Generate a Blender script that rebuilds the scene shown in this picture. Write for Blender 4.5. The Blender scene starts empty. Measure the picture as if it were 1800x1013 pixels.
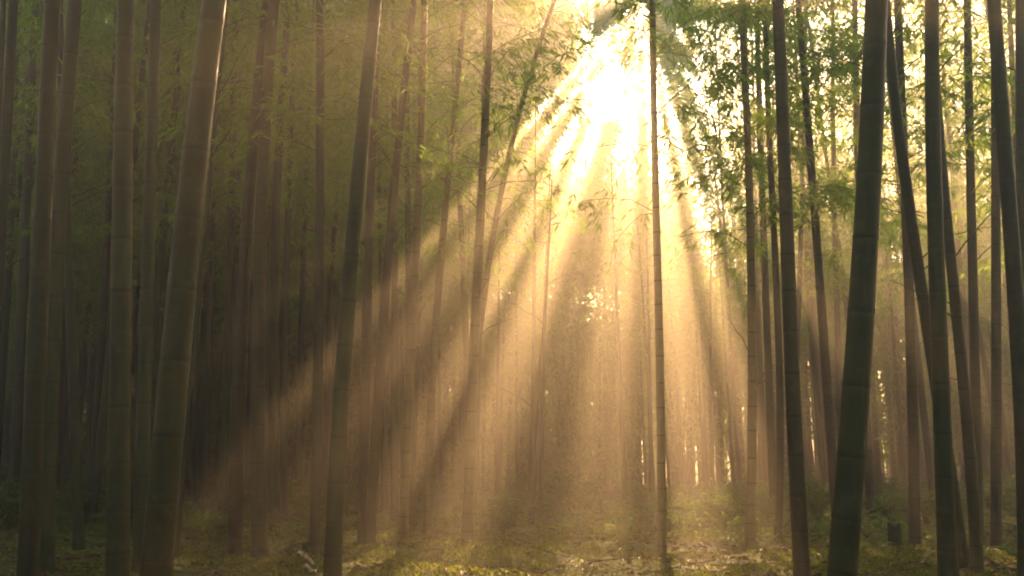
import bpy, math, random
import numpy as np
from mathutils import Vector

# ------------------------------------------------------------------ camera, sky, sun, exposure
sc = bpy.context.scene
C = sc.collection
R = math.radians
PITCH, CAMH, F = R(11.4), 0.70, 1559.0
cam_d = bpy.data.cameras.new('camera'); cam = bpy.data.objects.new('camera', cam_d); C.objects.link(cam)
cam.location = (0, 0, CAMH); cam.rotation_euler = (R(90) + PITCH, 0, 0)
cam_d.sensor_width = 36; cam_d.lens = F / 1800 * 36; cam_d.clip_start = .05; cam_d.clip_end = 2000
sc.camera = cam
CAM = np.array([0, 0, CAMH])
FWD = np.array([0, math.cos(PITCH), math.sin(PITCH)]); UP = np.array([0, -math.sin(PITCH), math.cos(PITCH)])

def ray(px, py):
    d = np.array([(px - 900) / F, 0, 0]) + UP * ((506.5 - py) / F) + FWD
    return d / np.linalg.norm(d)
SUN = ray(1128, -15)                                  # unit vector towards the sun
SU = np.cross(SUN, [0, 0, 1]); SU /= np.linalg.norm(SU)   # to the right of the sun line
SV = np.cross(SU, SUN)                                # above it
elev = math.asin(SUN[2]); azim = math.atan2(SUN[0], SUN[1])

w = bpy.data.worlds.new('World'); sc.world = w; w.use_nodes = True
nt = w.node_tree; bg = nt.nodes['Background']
sky = nt.nodes.new('ShaderNodeTexSky'); sky.sky_type = 'NISHITA'; sky.sun_disc = False
sky.sun_elevation = elev; sky.sun_rotation = azim; sky.dust_density = 3.0; sky.air_density = 1.0; sky.ozone_density = .6
nt.links.new(sky.outputs[0], bg.inputs[0]); bg.inputs[1].default_value = 0.06
sl = bpy.data.lights.new('sun', 'SUN'); sl.energy = 5.0; sl.angle = R(.6); sl.color = (1.0, .60, .31)
so = bpy.data.objects.new('sun', sl); C.objects.link(so); so.location = (5, 30, 30)
so.rotation_euler = Vector(SUN).to_track_quat('Z', 'Y').to_euler()
vs = sc.view_settings; vs.view_transform = 'Standard'; vs.look = 'None'; vs.exposure = 2.9; vs.gamma = 1.0
cy = sc.cycles
cy.max_bounces = 6; cy.diffuse_bounces = 3; cy.glossy_bounces = 2; cy.transmission_bounces = 3; cy.volume_bounces = 0
cy.transparent_max_bounces = 4; cy.caustics_reflective = False; cy.caustics_refractive = False
cy.sample_clamp_indirect = 6; cy.use_denoising = True; cy.use_adaptive_sampling = True; cy.adaptive_threshold = 0.02
cy.filter_width = 1.9
HAZE_DENSITY, HAZE_G = 0.025, 0.64
HAZE_COL = (.97, .87, .66, 1)

rng = np.random.default_rng(11)
rnd = random.Random(5)

# ------------------------------------------------------------------ small maths
_P = np.random.default_rng(3).random((256, 256))
def vnoise(x, y):
    x = np.asarray(x, float); y = np.asarray(y, float)
    xi = np.floor(x).astype(int); yi = np.floor(y).astype(int); fx = x - xi; fy = y - yi
    fx = fx * fx * (3 - 2 * fx); fy = fy * fy * (3 - 2 * fy)
    a = _P[xi % 256, yi % 256]; b = _P[(xi + 1) % 256, yi % 256]; c = _P[xi % 256, (yi + 1) % 256]; d = _P[(xi + 1) % 256, (yi + 1) % 256]
    return (a * (1 - fx) + b * fx) * (1 - fy) + (c * (1 - fx) + d * fx) * fy
def terrain(x, y):
    x = np.asarray(x, float); y = np.asarray(y, float)
    h = .10 * (vnoise(x * .35 + 9, y * .35) - .5) + .10 * (vnoise(x * 1.1, y * 1.1 + 40) - .5) + .045 * (vnoise(x * 3.1, y * 3.1) - .5)
    m = np.clip((vnoise(x * 1.7 + 31, y * 2.1) - .55) * 3, 0, 1)
    h = h + .05 * m + .02 * (vnoise(x * 8, y * 8) - .5) + .012 * (vnoise(x * 19, y * 19) - .5)
    far = np.clip((y - 16) / 30, 0, 1)
    return h + far * .25 * (vnoise(x * .12, y * .12) - .5)
def smooth(a, b, x):
    t = np.clip((x - a) / (b - a), 0, 1); return t * t * (3 - 2 * t)
def unit(v):
    return v / np.maximum(np.linalg.norm(v, axis=-1, keepdims=True), 1e-9)
def to_px(p):
    q = p - CAM; z = q @ FWD
    return 900 + F * q[..., 0] / z, 506.5 - F * (q @ UP) / z
def on_ground(px, py):
    d = ray(px, py); t = CAMH / -d[2]; return CAM + d * t
def at_depth(px, py, Y):
    d = ray(px, py); return CAM + d * (Y / d[1])

# brightness and reach of the gaps by direction round the sun line (0 = below, negative = left)
def bands(*b):      # (from, to, how open) -> soft-stepped profile
    xs, ys = [-120], [0]
    for a0, a1, o in b: xs += [a0 - .35, a0 + .35, a1 - .35, a1 + .35]; ys += [0, o, o, 0]
    return (xs + [120], ys + [0])
STREAK = bands((-100, -74, .8), (-70, -63, .6), (-60, -56, .6), (-52, -49, .8), (-48, -42.4, 1), (-41.2, -34.9, 1), (-33.6, -27.9, 1), (-26.5, -17.6, 1), (-16.2, -2.2, 1),
               (-1, 8.6, 1), (9.7, 15, 1), (17.2, 22, .8), (25, 31, .7), (35, 41, .5), (46, 60, .3))
REACH = ([-115, -80, -54, -40, -20, 12, 25, 50, 80], [1.4, 1.9, 5.0, 7.0, 7.0, 7.0, 6.5, 5, 3])
RIM = []            # slits in the canopy through which the sun grazes single culms
def A_seg(A):
    return [(a[:2], a[2:4], a[4]) for a in A]
# the canopy opening towards the sun: how much foliage stays at points p
def keep(p, far=False):
    q = p - CAM; t = q @ SUN; u = q @ SU; v = q @ SV
    r = np.hypot(u, v); phi = np.degrees(np.arctan2(u, -v))    # 0 = straight below the sun line, negative = left
    px, py = to_px(p)
    k = np.ones(len(p))
    # the shafts: the opening is streaked by clumps which repeat along the light
    st = vnoise(phi / 7.5 + 50, r * .18 + 3) * .6 + vnoise(phi / 2.6 + 9, r * .30) * .4
    o = np.interp(phi + 2.5 * (vnoise(u * 1.5 + 4, v * 1.5 + 8) - .5) + 2 * (vnoise(u * 6 + 40, v * 6 + 18) - .5), *STREAK)
    R_ = np.interp(phi, *REACH)
    opening = o * (1 - smooth(R_ - 1, R_ + 1, r)) * (.9 + .1 * smooth(.34, .48, st))
    opening = np.maximum(opening, smooth(.2, .3, r) * (1 - smooth(.8, 1.3, r)) * smooth(-125, -105, phi) * (1 - smooth(35, 60, phi)) * smooth(.44, .50, vnoise(u * 3.2 + 11, v * 3.2 + 5) * .6 + vnoise(u * 9, v * 9) * .4))
    if RIM:
        A = np.array(RIM); d = np.full(len(p), 9.0)
        for a0, a1, wd in A_seg(A):
            ab = a1 - a0; tt = np.clip(((u - a0[0]) * ab[0] + (v - a0[1]) * ab[1]) / (ab @ ab), 0, 1)
            d = np.minimum(d, np.hypot(u - a0[0] - tt * ab[0], v - a0[1] - tt * ab[1]) / wd)
        k = np.where(t > 6.2, np.where(d < 1, .04, k), k)
    k = np.where(t > np.where((phi > -24) & (phi < 18) & (r > .6), 7.7, 12), np.minimum(k, 1 - .98 * opening), k)
    k *= np.where(t > 12, 1 - .45 * smooth(1150, 1300, px) * (1 - smooth(330, 480, py)), 1)
    pin = vnoise(u * 1.5 + 70, v * 1.5 + 30) * .6 + vnoise(u * 4 + 7, v * 4 + 3) * .4            # small holes all over the canopy
    k *= np.where((t > 14) & (pin > np.where(px > 1160, np.where(py > 470, .68, .575), np.where(r > 5, .71, .655))), .08, 1)
    k = np.where((t < 20) & (t > 7.5), np.maximum(k, .22), np.maximum(k, .024))
    k = np.where((t > 5.5) & (t <= 12) & (r > .3), np.minimum(k, 1 - np.where(phi < -24, .85, .62) * opening), k)
    # thin, ragged sky hole round the sun side of the crown edge
    e = np.hypot((px - 1070) / 46, (py - 155) / 72) + 1.1 * (vnoise(px / 22, py / 22) - .5)
    k = np.minimum(k, smooth(.75, 1.25, e) )
    return k

# ------------------------------------------------------------------ materials
def new_mat(name):
    m = bpy.data.materials.new(name); m.use_nodes = True
    n = m.node_tree; n.nodes.clear(); return m, n, n.nodes.new, n.links.new
def ramp(N, stops):
    r = N('ShaderNodeValToRGB'); e = r.color_ramp.elements
    while len(e) < len(stops): e.new(.5)
    for x, (pos, col) in zip(e, stops): x.position = pos; x.color = (*col, 1)
    return r

def mat_culm(name, stops, node_col):
    m, n, N, L = new_mat(name)
    out = N('ShaderNodeOutputMaterial'); b = N('ShaderNodeBsdfPrincipled'); L(b.outputs[0], out.inputs[0])
    uv = N('ShaderNodeUVMap'); uv.uv_map = 'UVMap'
    sp = N('ShaderNodeSeparateXYZ'); L(uv.outputs[0], sp.inputs[0])
    tc = N('ShaderNodeTexCoord'); oi = N('ShaderNodeObjectInfo')
    mp = N('ShaderNodeMapping'); mp.inputs['Scale'].default_value = (14, 14, 1.2); L(tc.outputs['Object'], mp.inputs[0])
    n1 = N('ShaderNodeTexNoise'); n1.noise_dimensions = '4D'; n1.inputs['Scale'].default_value = 1.6; n1.inputs['Detail'].default_value = 5
    L(mp.outputs[0], n1.inputs['Vector'])
    mw = N('ShaderNodeMath'); mw.operation = 'MULTIPLY'; mw.inputs[1].default_value = 20; L(oi.outputs['Random'], mw.inputs[0]); L(mw.outputs[0], n1.inputs['W'])
    n2 = N('ShaderNodeTexNoise'); n2.inputs['Scale'].default_value = 3.0; n2.inputs['Detail'].default_value = 6; L(tc.outputs['Object'], n2.inputs['Vector'])
    mx = N('ShaderNodeMath'); mx.operation = 'ADD'; L(n1.outputs[0], mx.inputs[0]); L(n2.outputs[0], mx.inputs[1])
    mh = N('ShaderNodeMath'); mh.operation = 'MULTIPLY_ADD'; mh.inputs[1].default_value = .5; L(mx.outputs[0], mh.inputs[0])
    ro = N('ShaderNodeMath'); ro.operation = 'MULTIPLY_ADD'; ro.inputs[1].default_value = .22; ro.inputs[2].default_value = -.11
    L(oi.outputs['Random'], ro.inputs[0]); L(ro.outputs[0], mh.inputs[2])
    cr = ramp(N, stops); L(mh.outputs[0], cr.inputs[0])
    fr = N('ShaderNodeMath'); fr.operation = 'FRACT'; L(sp.outputs[1], fr.inputs[0])
    nr = ramp(N, [(0, (1, 1, 1)), (.03, (.95, .95, .95)), (.06, (0, 0, 0)), (.96, (0, 0, 0)), (.99, (.25, .25, .25)), (1, (.9, .9, .9))]); L(fr.outputs[0], nr.inputs[0])
    mc = N('ShaderNodeMix'); mc.data_type = 'RGBA'; L(nr.outputs[0], mc.inputs[0]); L(cr.outputs[0], mc.inputs[6]); mc.inputs[7].default_value = (*node_col, 1)
    n3 = N('ShaderNodeTexNoise'); n3.inputs['Scale'].default_value = 11; n3.inputs['Detail'].default_value = 7; n3.inputs['Roughness'].default_value = .7; L(tc.outputs['Object'], n3.inputs['Vector'])
    lr = ramp(N, [(.54, (0, 0, 0)), (.60, (.35, .35, .35)), (.75, (.7, .7, .7))]); L(n3.outputs[0], lr.inputs[0])
    ml = N('ShaderNodeMix'); ml.data_type = 'RGBA'; L(lr.outputs[0], ml.inputs[0]); L(mc.outputs[2], ml.inputs[6]); ml.inputs[7].default_value = (*[c * 1.15 + .006 for c in stops[-1][1]], 1)
    pb = ramp(N, [(.86, (0, 0, 0)), (.93, (.08, .08, .08)), (.97, (.16, .16, .16)), (.98, (0, 0, 0))]); L(fr.outputs[0], pb.inputs[0])
    mp2 = N('ShaderNodeMix'); mp2.data_type = 'RGBA'; L(pb.outputs[0], mp2.inputs[0]); L(ml.outputs[2], mp2.inputs[6]); mp2.inputs[7].default_value = (.16, .16, .12, 1)
    L(mp2.outputs[2], b.inputs['Base Color'])
    b.inputs['Specular IOR Level'].default_value = .34
    rr = N('ShaderNodeMapRange'); rr.inputs[3].default_value = .34; rr.inputs[4].default_value = .62; L(n2.outputs[0], rr.inputs[0]); L(rr.outputs[0], b.inputs['Roughness'])
    bp = N('ShaderNodeBump'); bp.inputs['Strength'].default_value = .5; bp.inputs['Distance'].default_value = .006; L(n1.outputs[0], bp.inputs['Height']); L(bp.outputs[0], b.inputs['Normal'])
    return m
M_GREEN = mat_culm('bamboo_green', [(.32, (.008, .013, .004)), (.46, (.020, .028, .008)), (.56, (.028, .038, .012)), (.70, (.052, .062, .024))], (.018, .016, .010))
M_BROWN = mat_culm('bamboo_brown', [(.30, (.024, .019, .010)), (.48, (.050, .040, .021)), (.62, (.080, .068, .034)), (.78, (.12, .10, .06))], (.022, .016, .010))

M_HAZE_LIT = mat_culm('bamboo_haze_lit', [(.30, (.10, .065, .024)), (.48, (.20, .14, .055)), (.62, (.27, .20, .085)), (.78, (.33, .26, .13))], (.05, .035, .018))  # paler culm colour, standing in for sunlit haze in front of the stems
def mat_leaf(name, c0, c1, c2, trans, tcol):
    m, n, N, L = new_mat(name)
    out = N('ShaderNodeOutputMaterial'); at = N('ShaderNodeAttribute'); at.attribute_name = 'tint'
    cr = ramp(N, [(0, c0), (.55, c1), (1, c2)]); L(at.outputs['Fac'], cr.inputs[0])
    d = N('ShaderNodeBsdfPrincipled'); L(cr.outputs[0], d.inputs['Base Color']); d.inputs['Roughness'].default_value = .6; d.inputs['Specular IOR Level'].default_value = .22
    t = N('ShaderNodeBsdfTranslucent'); mm = N('ShaderNodeMix'); mm.data_type = 'RGBA'; mm.blend_type = 'MULTIPLY'; mm.inputs[0].default_value = 1
    L(cr.outputs[0], mm.inputs[6]); mm.inputs[7].default_value = (*tcol, 1)
    L(mm.outputs[2], t.inputs[0])
    mix = N('ShaderNodeMixShader'); mix.inputs[0].default_value = trans; L(d.outputs[0], mix.inputs[1]); L(t.outputs[0], mix.inputs[2]); L(mix.outputs[0], out.inputs[0])
    return m
M_LEAF = mat_leaf('bamboo_leaf', (.05, .095, .018), (.09, .15, .028), (.17, .20, .045), .55, (4.6, 4.4, 2.2))
M_UNDER = mat_leaf('undergrowth_leaf', (.04, .09, .022), (.085, .145, .036), (.17, .19, .055), .4, (2.6, 2.6, 1.6))
M_LITTER = mat_leaf('dead_leaf', (.06, .035, .016), (.12, .08, .04), (.28, .21, .12), .15, (1.4, 1.2, .9))
M_MOSS = mat_leaf('moss_blade', (.05, .075, .012), (.12, .14, .026), (.22, .215, .05), .4, (2.2, 2.2, 1.4))
M_PETAL = mat_leaf('petal', (.7, .7, .6), (.75, .75, .65), (.8, .8, .7), .4, (1, 1, 1))

def mat_simple(name, c0, c1, scale, rough=.8, bump=.4):
    m, n, N, L = new_mat(name)
    out = N('ShaderNodeOutputMaterial'); b = N('ShaderNodeBsdfPrincipled'); L(b.outputs[0], out.inputs[0])
    tc = N('ShaderNodeTexCoord'); n1 = N('ShaderNodeTexNoise'); n1.inputs['Scale'].default_value = scale; n1.inputs['Detail'].default_value = 7; L(tc.outputs['Object'], n1.inputs['Vector'])
    cr = ramp(N, [(.35, c0), (.65, c1)]); L(n1.outputs[0], cr.inputs[0]); L(cr.outputs[0], b.inputs['Base Color']); b.inputs['Roughness'].default_value = rough
    bp = N('ShaderNodeBump'); bp.inputs['Strength'].default_value = bump; bp.inputs['Distance'].default_value = .01; L(n1.outputs[0], bp.inputs['Height']); L(bp.outputs[0], b.inputs['Normal'])
    return m
M_TWIG = mat_simple('twig_bark', (.05, .035, .02), (.12, .09, .05), 30)
M_BARK = mat_simple('dark_bark', (.018, .014, .010), (.05, .04, .026), 14, .9, .9)
M_STUMP = mat_simple('mossy_wood', (.02, .022, .012), (.05, .055, .025), 12, .9, .9)
M_WOOD = mat_simple('pale_split_wood', (.22, .15, .08), (.55, .42, .27), 10, .7, .6)
M_STONE = mat_simple('pale_stone', (.22, .19, .15), (.42, .38, .30), 14, .7, .5)

def mat_ground():
    m, n, N, L = new_mat('moss_and_earth')
    out = N('ShaderNodeOutputMaterial'); b = N('ShaderNodeBsdfPrincipled'); L(b.outputs[0], out.inputs[0]); b.inputs['Roughness'].default_value = .9
    tc = N('ShaderNodeTexCoord')
    n1 = N('ShaderNodeTexNoise'); n1.inputs['Scale'].default_value = .9; n1.inputs['Detail'].default_value = 8; n1.inputs['Roughness'].default_value = .65
    n2 = N('ShaderNodeTexNoise'); n2.inputs['Scale'].default_value = 22; n2.inputs['Detail'].default_value = 6
    v = N('ShaderNodeTexVoronoi'); v.inputs['Scale'].default_value = 26
    for x in (n1, n2, v): L(tc.outputs['Object'], x.inputs['Vector'])
    earth = ramp(N, [(.2, (.030, .020, .011)), (.5, (.075, .052, .028)), (.75, (.15, .11, .062))]); L(n2.outputs[0], earth.inputs[0])
    moss = ramp(N, [(.3, (.045, .06, .012)), (.55, (.11, .125, .02)), (.8, (.18, .18, .036))]); L(n2.outputs[0], moss.inputs[0])
    f = ramp(N, [(.42, (0, 0, 0)), (.52, (1, 1, 1))]); L(n1.outputs[0], f.inputs[0])
    mx = N('ShaderNodeMix'); mx.data_type = 'RGBA'; L(f.outputs[0], mx.inputs[0]); L(earth.outputs[0], mx.inputs[6]); L(moss.outputs[0], mx.inputs[7])
    L(mx.outputs[2], b.inputs['Base Color'])
    ad = N('ShaderNodeMath'); ad.operation = 'MULTIPLY_ADD'; ad.inputs[1].default_value = .6; L(v.outputs[0], ad.inputs[0]); L(n2.outputs[0], ad.inputs[2])
    bp = N('ShaderNodeBump'); bp.inputs['Strength'].default_value = .8; bp.inputs['Distance'].default_value = .03; L(ad.outputs[0], bp.inputs['Height']); L(bp.outputs[0], b.inputs['Normal'])
    return m
M_GROUND = mat_ground()

# ------------------------------------------------------------------ mesh helpers
def make_mesh(name, verts, faces, mats, fmat=None, tint=None, uv=None, smooth_=False):
    """faces: (n,3) or (n,4) int array"""
    me = bpy.data.meshes.new(name)
    verts = np.asarray(verts, np.float32); faces = np.asarray(faces, np.int32)
    k = faces.shape[1]; nf = len(faces)
    me.vertices.add(len(verts)); me.vertices.foreach_set('co', verts.ravel())
    me.loops.add(nf * k); me.loops.foreach_set('vertex_index', faces.ravel())
    me.polygons.add(nf); me.polygons.foreach_set('loop_start', np.arange(nf, dtype=np.int32) * k)
    if fmat is not None: me.polygons.foreach_set('material_index', np.asarray(fmat, np.int32))
    if smooth_: me.polygons.foreach_set('use_smooth', np.ones(nf, bool))
    for m in mats: me.materials.append(m)
    if tint is not None:
        a = me.attributes.new('tint', 'FLOAT', 'POINT'); a.data.foreach_set('value', np.asarray(tint, np.float32))
    if uv is not None:
        l = me.uv_layers.new(name='UVMap'); l.data.foreach_set('uv', np.asarray(uv, np.float32)[faces.ravel()].ravel())
    me.update(calc_edges=True); me.validate()
    return me
def link(name, me, parent=None, loc=None):
    o = bpy.data.objects.new(name, me); C.objects.link(o)
    if parent: o.parent = parent
    if loc is not None: o.location = loc
    return o
def tag(o, label=None, cat=None, group=None, kind=None):
    if label: o['label'] = label
    if cat: o['category'] = cat
    if group: o['group'] = group
    if kind: o['kind'] = kind
    return o
def thing(name, label, cat, loc, rotz=0, group=None):
    o = bpy.data.objects.new(name, None); C.objects.link(o); o.location = loc; o.rotation_euler = (0, 0, rotz); o.empty_display_size = .1
    return tag(o, label, cat, group)

def tube(path, rad, sides, uvv=None, twist=0):
    """path (n,3), rad (n,) -> verts, quad faces, uv"""
    path = np.asarray(path, float); n = len(path); rad = np.asarray(rad)
    T = unit(np.gradient(path, axis=0))
    ref = np.where(np.abs(T[:, 2:3]) > .8, np.array([[1., 0, 0]]), np.array([[0, 0, 1.]]))
    A = unit(np.cross(T, ref)); B = np.cross(T, A)
    th = np.arange(sides) / sides * 2 * math.pi
    v = path[:, None] + rad[:, None, None] * (np.cos(th)[None, :, None] * A[:, None] + np.sin(th)[None, :, None] * B[:, None])
    i = np.arange(n - 1)[:, None] * sides; j = np.arange(sides)[None]
    f = np.stack([i + j, i + (j + 1) % sides, i + sides + (j + 1) % sides, i + sides + j], -1).reshape(-1, 4)
    if uvv is None: uvv = np.linspace(0, 1, n)
    uv = np.stack([np.tile(np.minimum(th / math.pi, 2 - th / math.pi), n), np.repeat(uvv, sides)], 1)
    return v.reshape(-1, 3), f, uv
def join(parts):
    V, Fc, k = [], [], 0
    for v, f in parts: V.append(v); Fc.append(f + k); k += len(v)
    return np.concatenate(V), np.concatenate(Fc)

def leaves(base, d, nrm, length, width, tint):
    """folded lance-shaped leaves; returns verts (4n), tri faces (2n), tint (4n)"""
    n = len(base); side = unit(np.cross(d, nrm)); up = np.cross(side, d)
    L = length[:, None]; W = width[:, None]
    droop = np.array([0, 0, -1.]) * L * .10
    tip = base + d * L + droop
    l = base + d * L * .36 + side * W * .5 + up * W * .22
    r = base + d * L * .36 - side * W * .5 + up * W * .22
    v = np.stack([base, l, tip, r], 1).reshape(-1, 3)
    k = np.arange(n)[:, None] * 4
    f = np.concatenate([k + [[0, 1, 2]], k + [[0, 2, 3]]], 1).reshape(-1, 3)
    return v, f, np.repeat(tint, 4)

# ------------------------------------------------------------------ bamboo
def culm_mesh(path_fn, H, r0, sides, inter=.30, seed=0, detail=True):
    """path_fn(z) -> (x, y) offsets from the base"""
    rs = np.random.default_rng(seed)
    nodes = [-.12]; z = rs.uniform(.02, .10); gap = inter * .5
    while z < H:
        nodes.append(z); gap = min(inter * rs.uniform(.92, 1.08), gap * 1.18); z += gap
    zs, bump, vv = [], [], []
    for i, z in enumerate(nodes[:-1]):
        g = nodes[i + 1] - z
        prof = [(0, -.012), (.010, .050), (.024, .002), (.042, .034), (.075, 0), (.5, -.008), (.955, .0), (.985, .015)] if detail else [(0, .02), (.02, .07), (.06, 0), (.95, 0)]
        for fr, b in prof: zs.append(z + fr * g); bump.append(b); vv.append(i + fr)
    zs = np.array(zs); bump = np.array(bump)
    taper = (1 - (np.clip(zs, 0, H) / H) ** 1.3 * .78) * (1 + .22 * np.exp(-np.clip(zs, 0, 9) / .12))
    r = r0 * taper * (1 + bump)
    xy = np.array([path_fn(z) for z in zs])
    v, f, uv = tube(np.column_stack([xy, zs]), r, sides, np.array(vv))
    return v, f, uv

def foliage_points(z0, H, path_fn, spread, per, seed, sector=None, blen=None):
    """leaf bases, directions, normals + the twigs, in local coordinates"""
    rs = np.random.default_rng(seed)
    B, D, TW = [], [], []
    z = z0; az = rs.uniform(0, 360)
    while z < H - .2:
        fz = (z - z0) / (H - z0)
        ln = spread * (.55 + .75 * math.sin(math.pi * min(1, .18 + fz * .8))) * rs.uniform(.75, 1.15)
        for s in range(2):
            a = R(az + s * rs.uniform(35, 70) + rs.uniform(-15, 15))
            if sector is not None and rs.random() < .75: a = R(rs.uniform(*sector))
            el = R(rs.uniform(15, 50)); n = max(5, int(ln / .12)); tt = np.linspace(0, 1, n)
            out = ln * tt * math.cos(el); h = ln * (tt * math.sin(el) - .62 * tt ** 2.2)
            cx, cy_ = path_fn(z)
            p = np.column_stack([cx + math.cos(a) * out, cy_ + math.sin(a) * out, z + h]) + rs.normal(0, .02, (n, 3)) * tt[:, None]
            TW.append(p)
            for i in range(1, n):
                for _ in range(per):
                    # a side twig with a fan of leaves
                    ta = a + rs.uniform(-1.3, 1.3); tl = rs.uniform(.08, .30) * (1.1 - .4 * tt[i])
                    td = np.array([math.cos(ta), math.sin(ta), rs.uniform(-.7, .35)]); e = p[i] + td * tl
                    k = rs.integers(3, 7)
                    fa = ta + rs.normal(0, .75, k)
                    d = np.column_stack([np.cos(fa), np.sin(fa), rs.uniform(-1.5, .0, k)])
                    b = e + (p[i] - e) * rs.uniform(0, .6, (k, 1)) + rs.normal(0, .012, (k, 3))
                    B.append(b); D.append(unit(d))
        z += rs.uniform(.24, .36); az += rs.uniform(130, 230)
    B = np.concatenate(B); D = np.concatenate(D)
    N_ = unit(rs.normal(0, 1, D.shape) + [0, 0, .6])
    return B, D, N_, TW
def foliage_mesh(B, D, N_, TW, Lr=(.075, .145), seed=0, wide=.15, keepm=None, keept=None):
    rs = np.random.default_rng(seed + 77)
    n = len(B); L = rs.uniform(*Lr, n); tint = np.clip(rs.normal(.45, .22, n), 0, 1)
    if keepm is not None: B, D, N_, L, tint = B[keepm], D[keepm], N_[keepm], L[keepm], tint[keepm]
    v, f, t = leaves(B, D, N_, L, L * rs.uniform(wide * .85, wide * 1.2, len(B)), tint)
    tv = [v]; tf = [f]; k = len(v); fm = [np.zeros(len(f), int)]; tt = [t]
    for i, p in enumerate(TW):
        if keept is not None and not keept[i]: continue
        q = p[::2] if len(p) > 6 else p
        a, b, _ = tube(q, np.linspace(.0055, .0015, len(q)), 3)
        b = np.concatenate([b[:, [0, 1, 2]], b[:, [0, 2, 3]]]); tv.append(a); tf.append(b + k); k += len(a); fm.append(np.ones(len(b), int)); tt.append(np.zeros(len(a)))
    return make_mesh('foliage', np.concatenate(tv), np.concatenate(tf), [M_LEAF, M_TWIG], np.concatenate(fm), np.concatenate(tt))

def fit_path(pts, H):
    """smooth x(z) through the sampled points, straight above the last one"""
    pts = sorted(pts, key=lambda p: p[1]); xs = np.array([p[0] for p in pts]); zs = np.array([p[1] for p in pts])
    deg = min(3, len(pts) - 1)
    co = np.polyfit(zs, xs, deg); co[-1] -= np.polyval(co, 0)
    zt = zs[-1]; st = np.polyval(np.polyder(co), zt); xt = np.polyval(co, zt)
    st2 = max(-.35, min(.35, st))
    def fn(z):
        if z <= zt: return (float(np.polyval(co, max(z, 0))), 0.0)
        e = z - zt; return (float(xt + st2 * e * (1 - .02 * e)), 0.0)
    return fn

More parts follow.
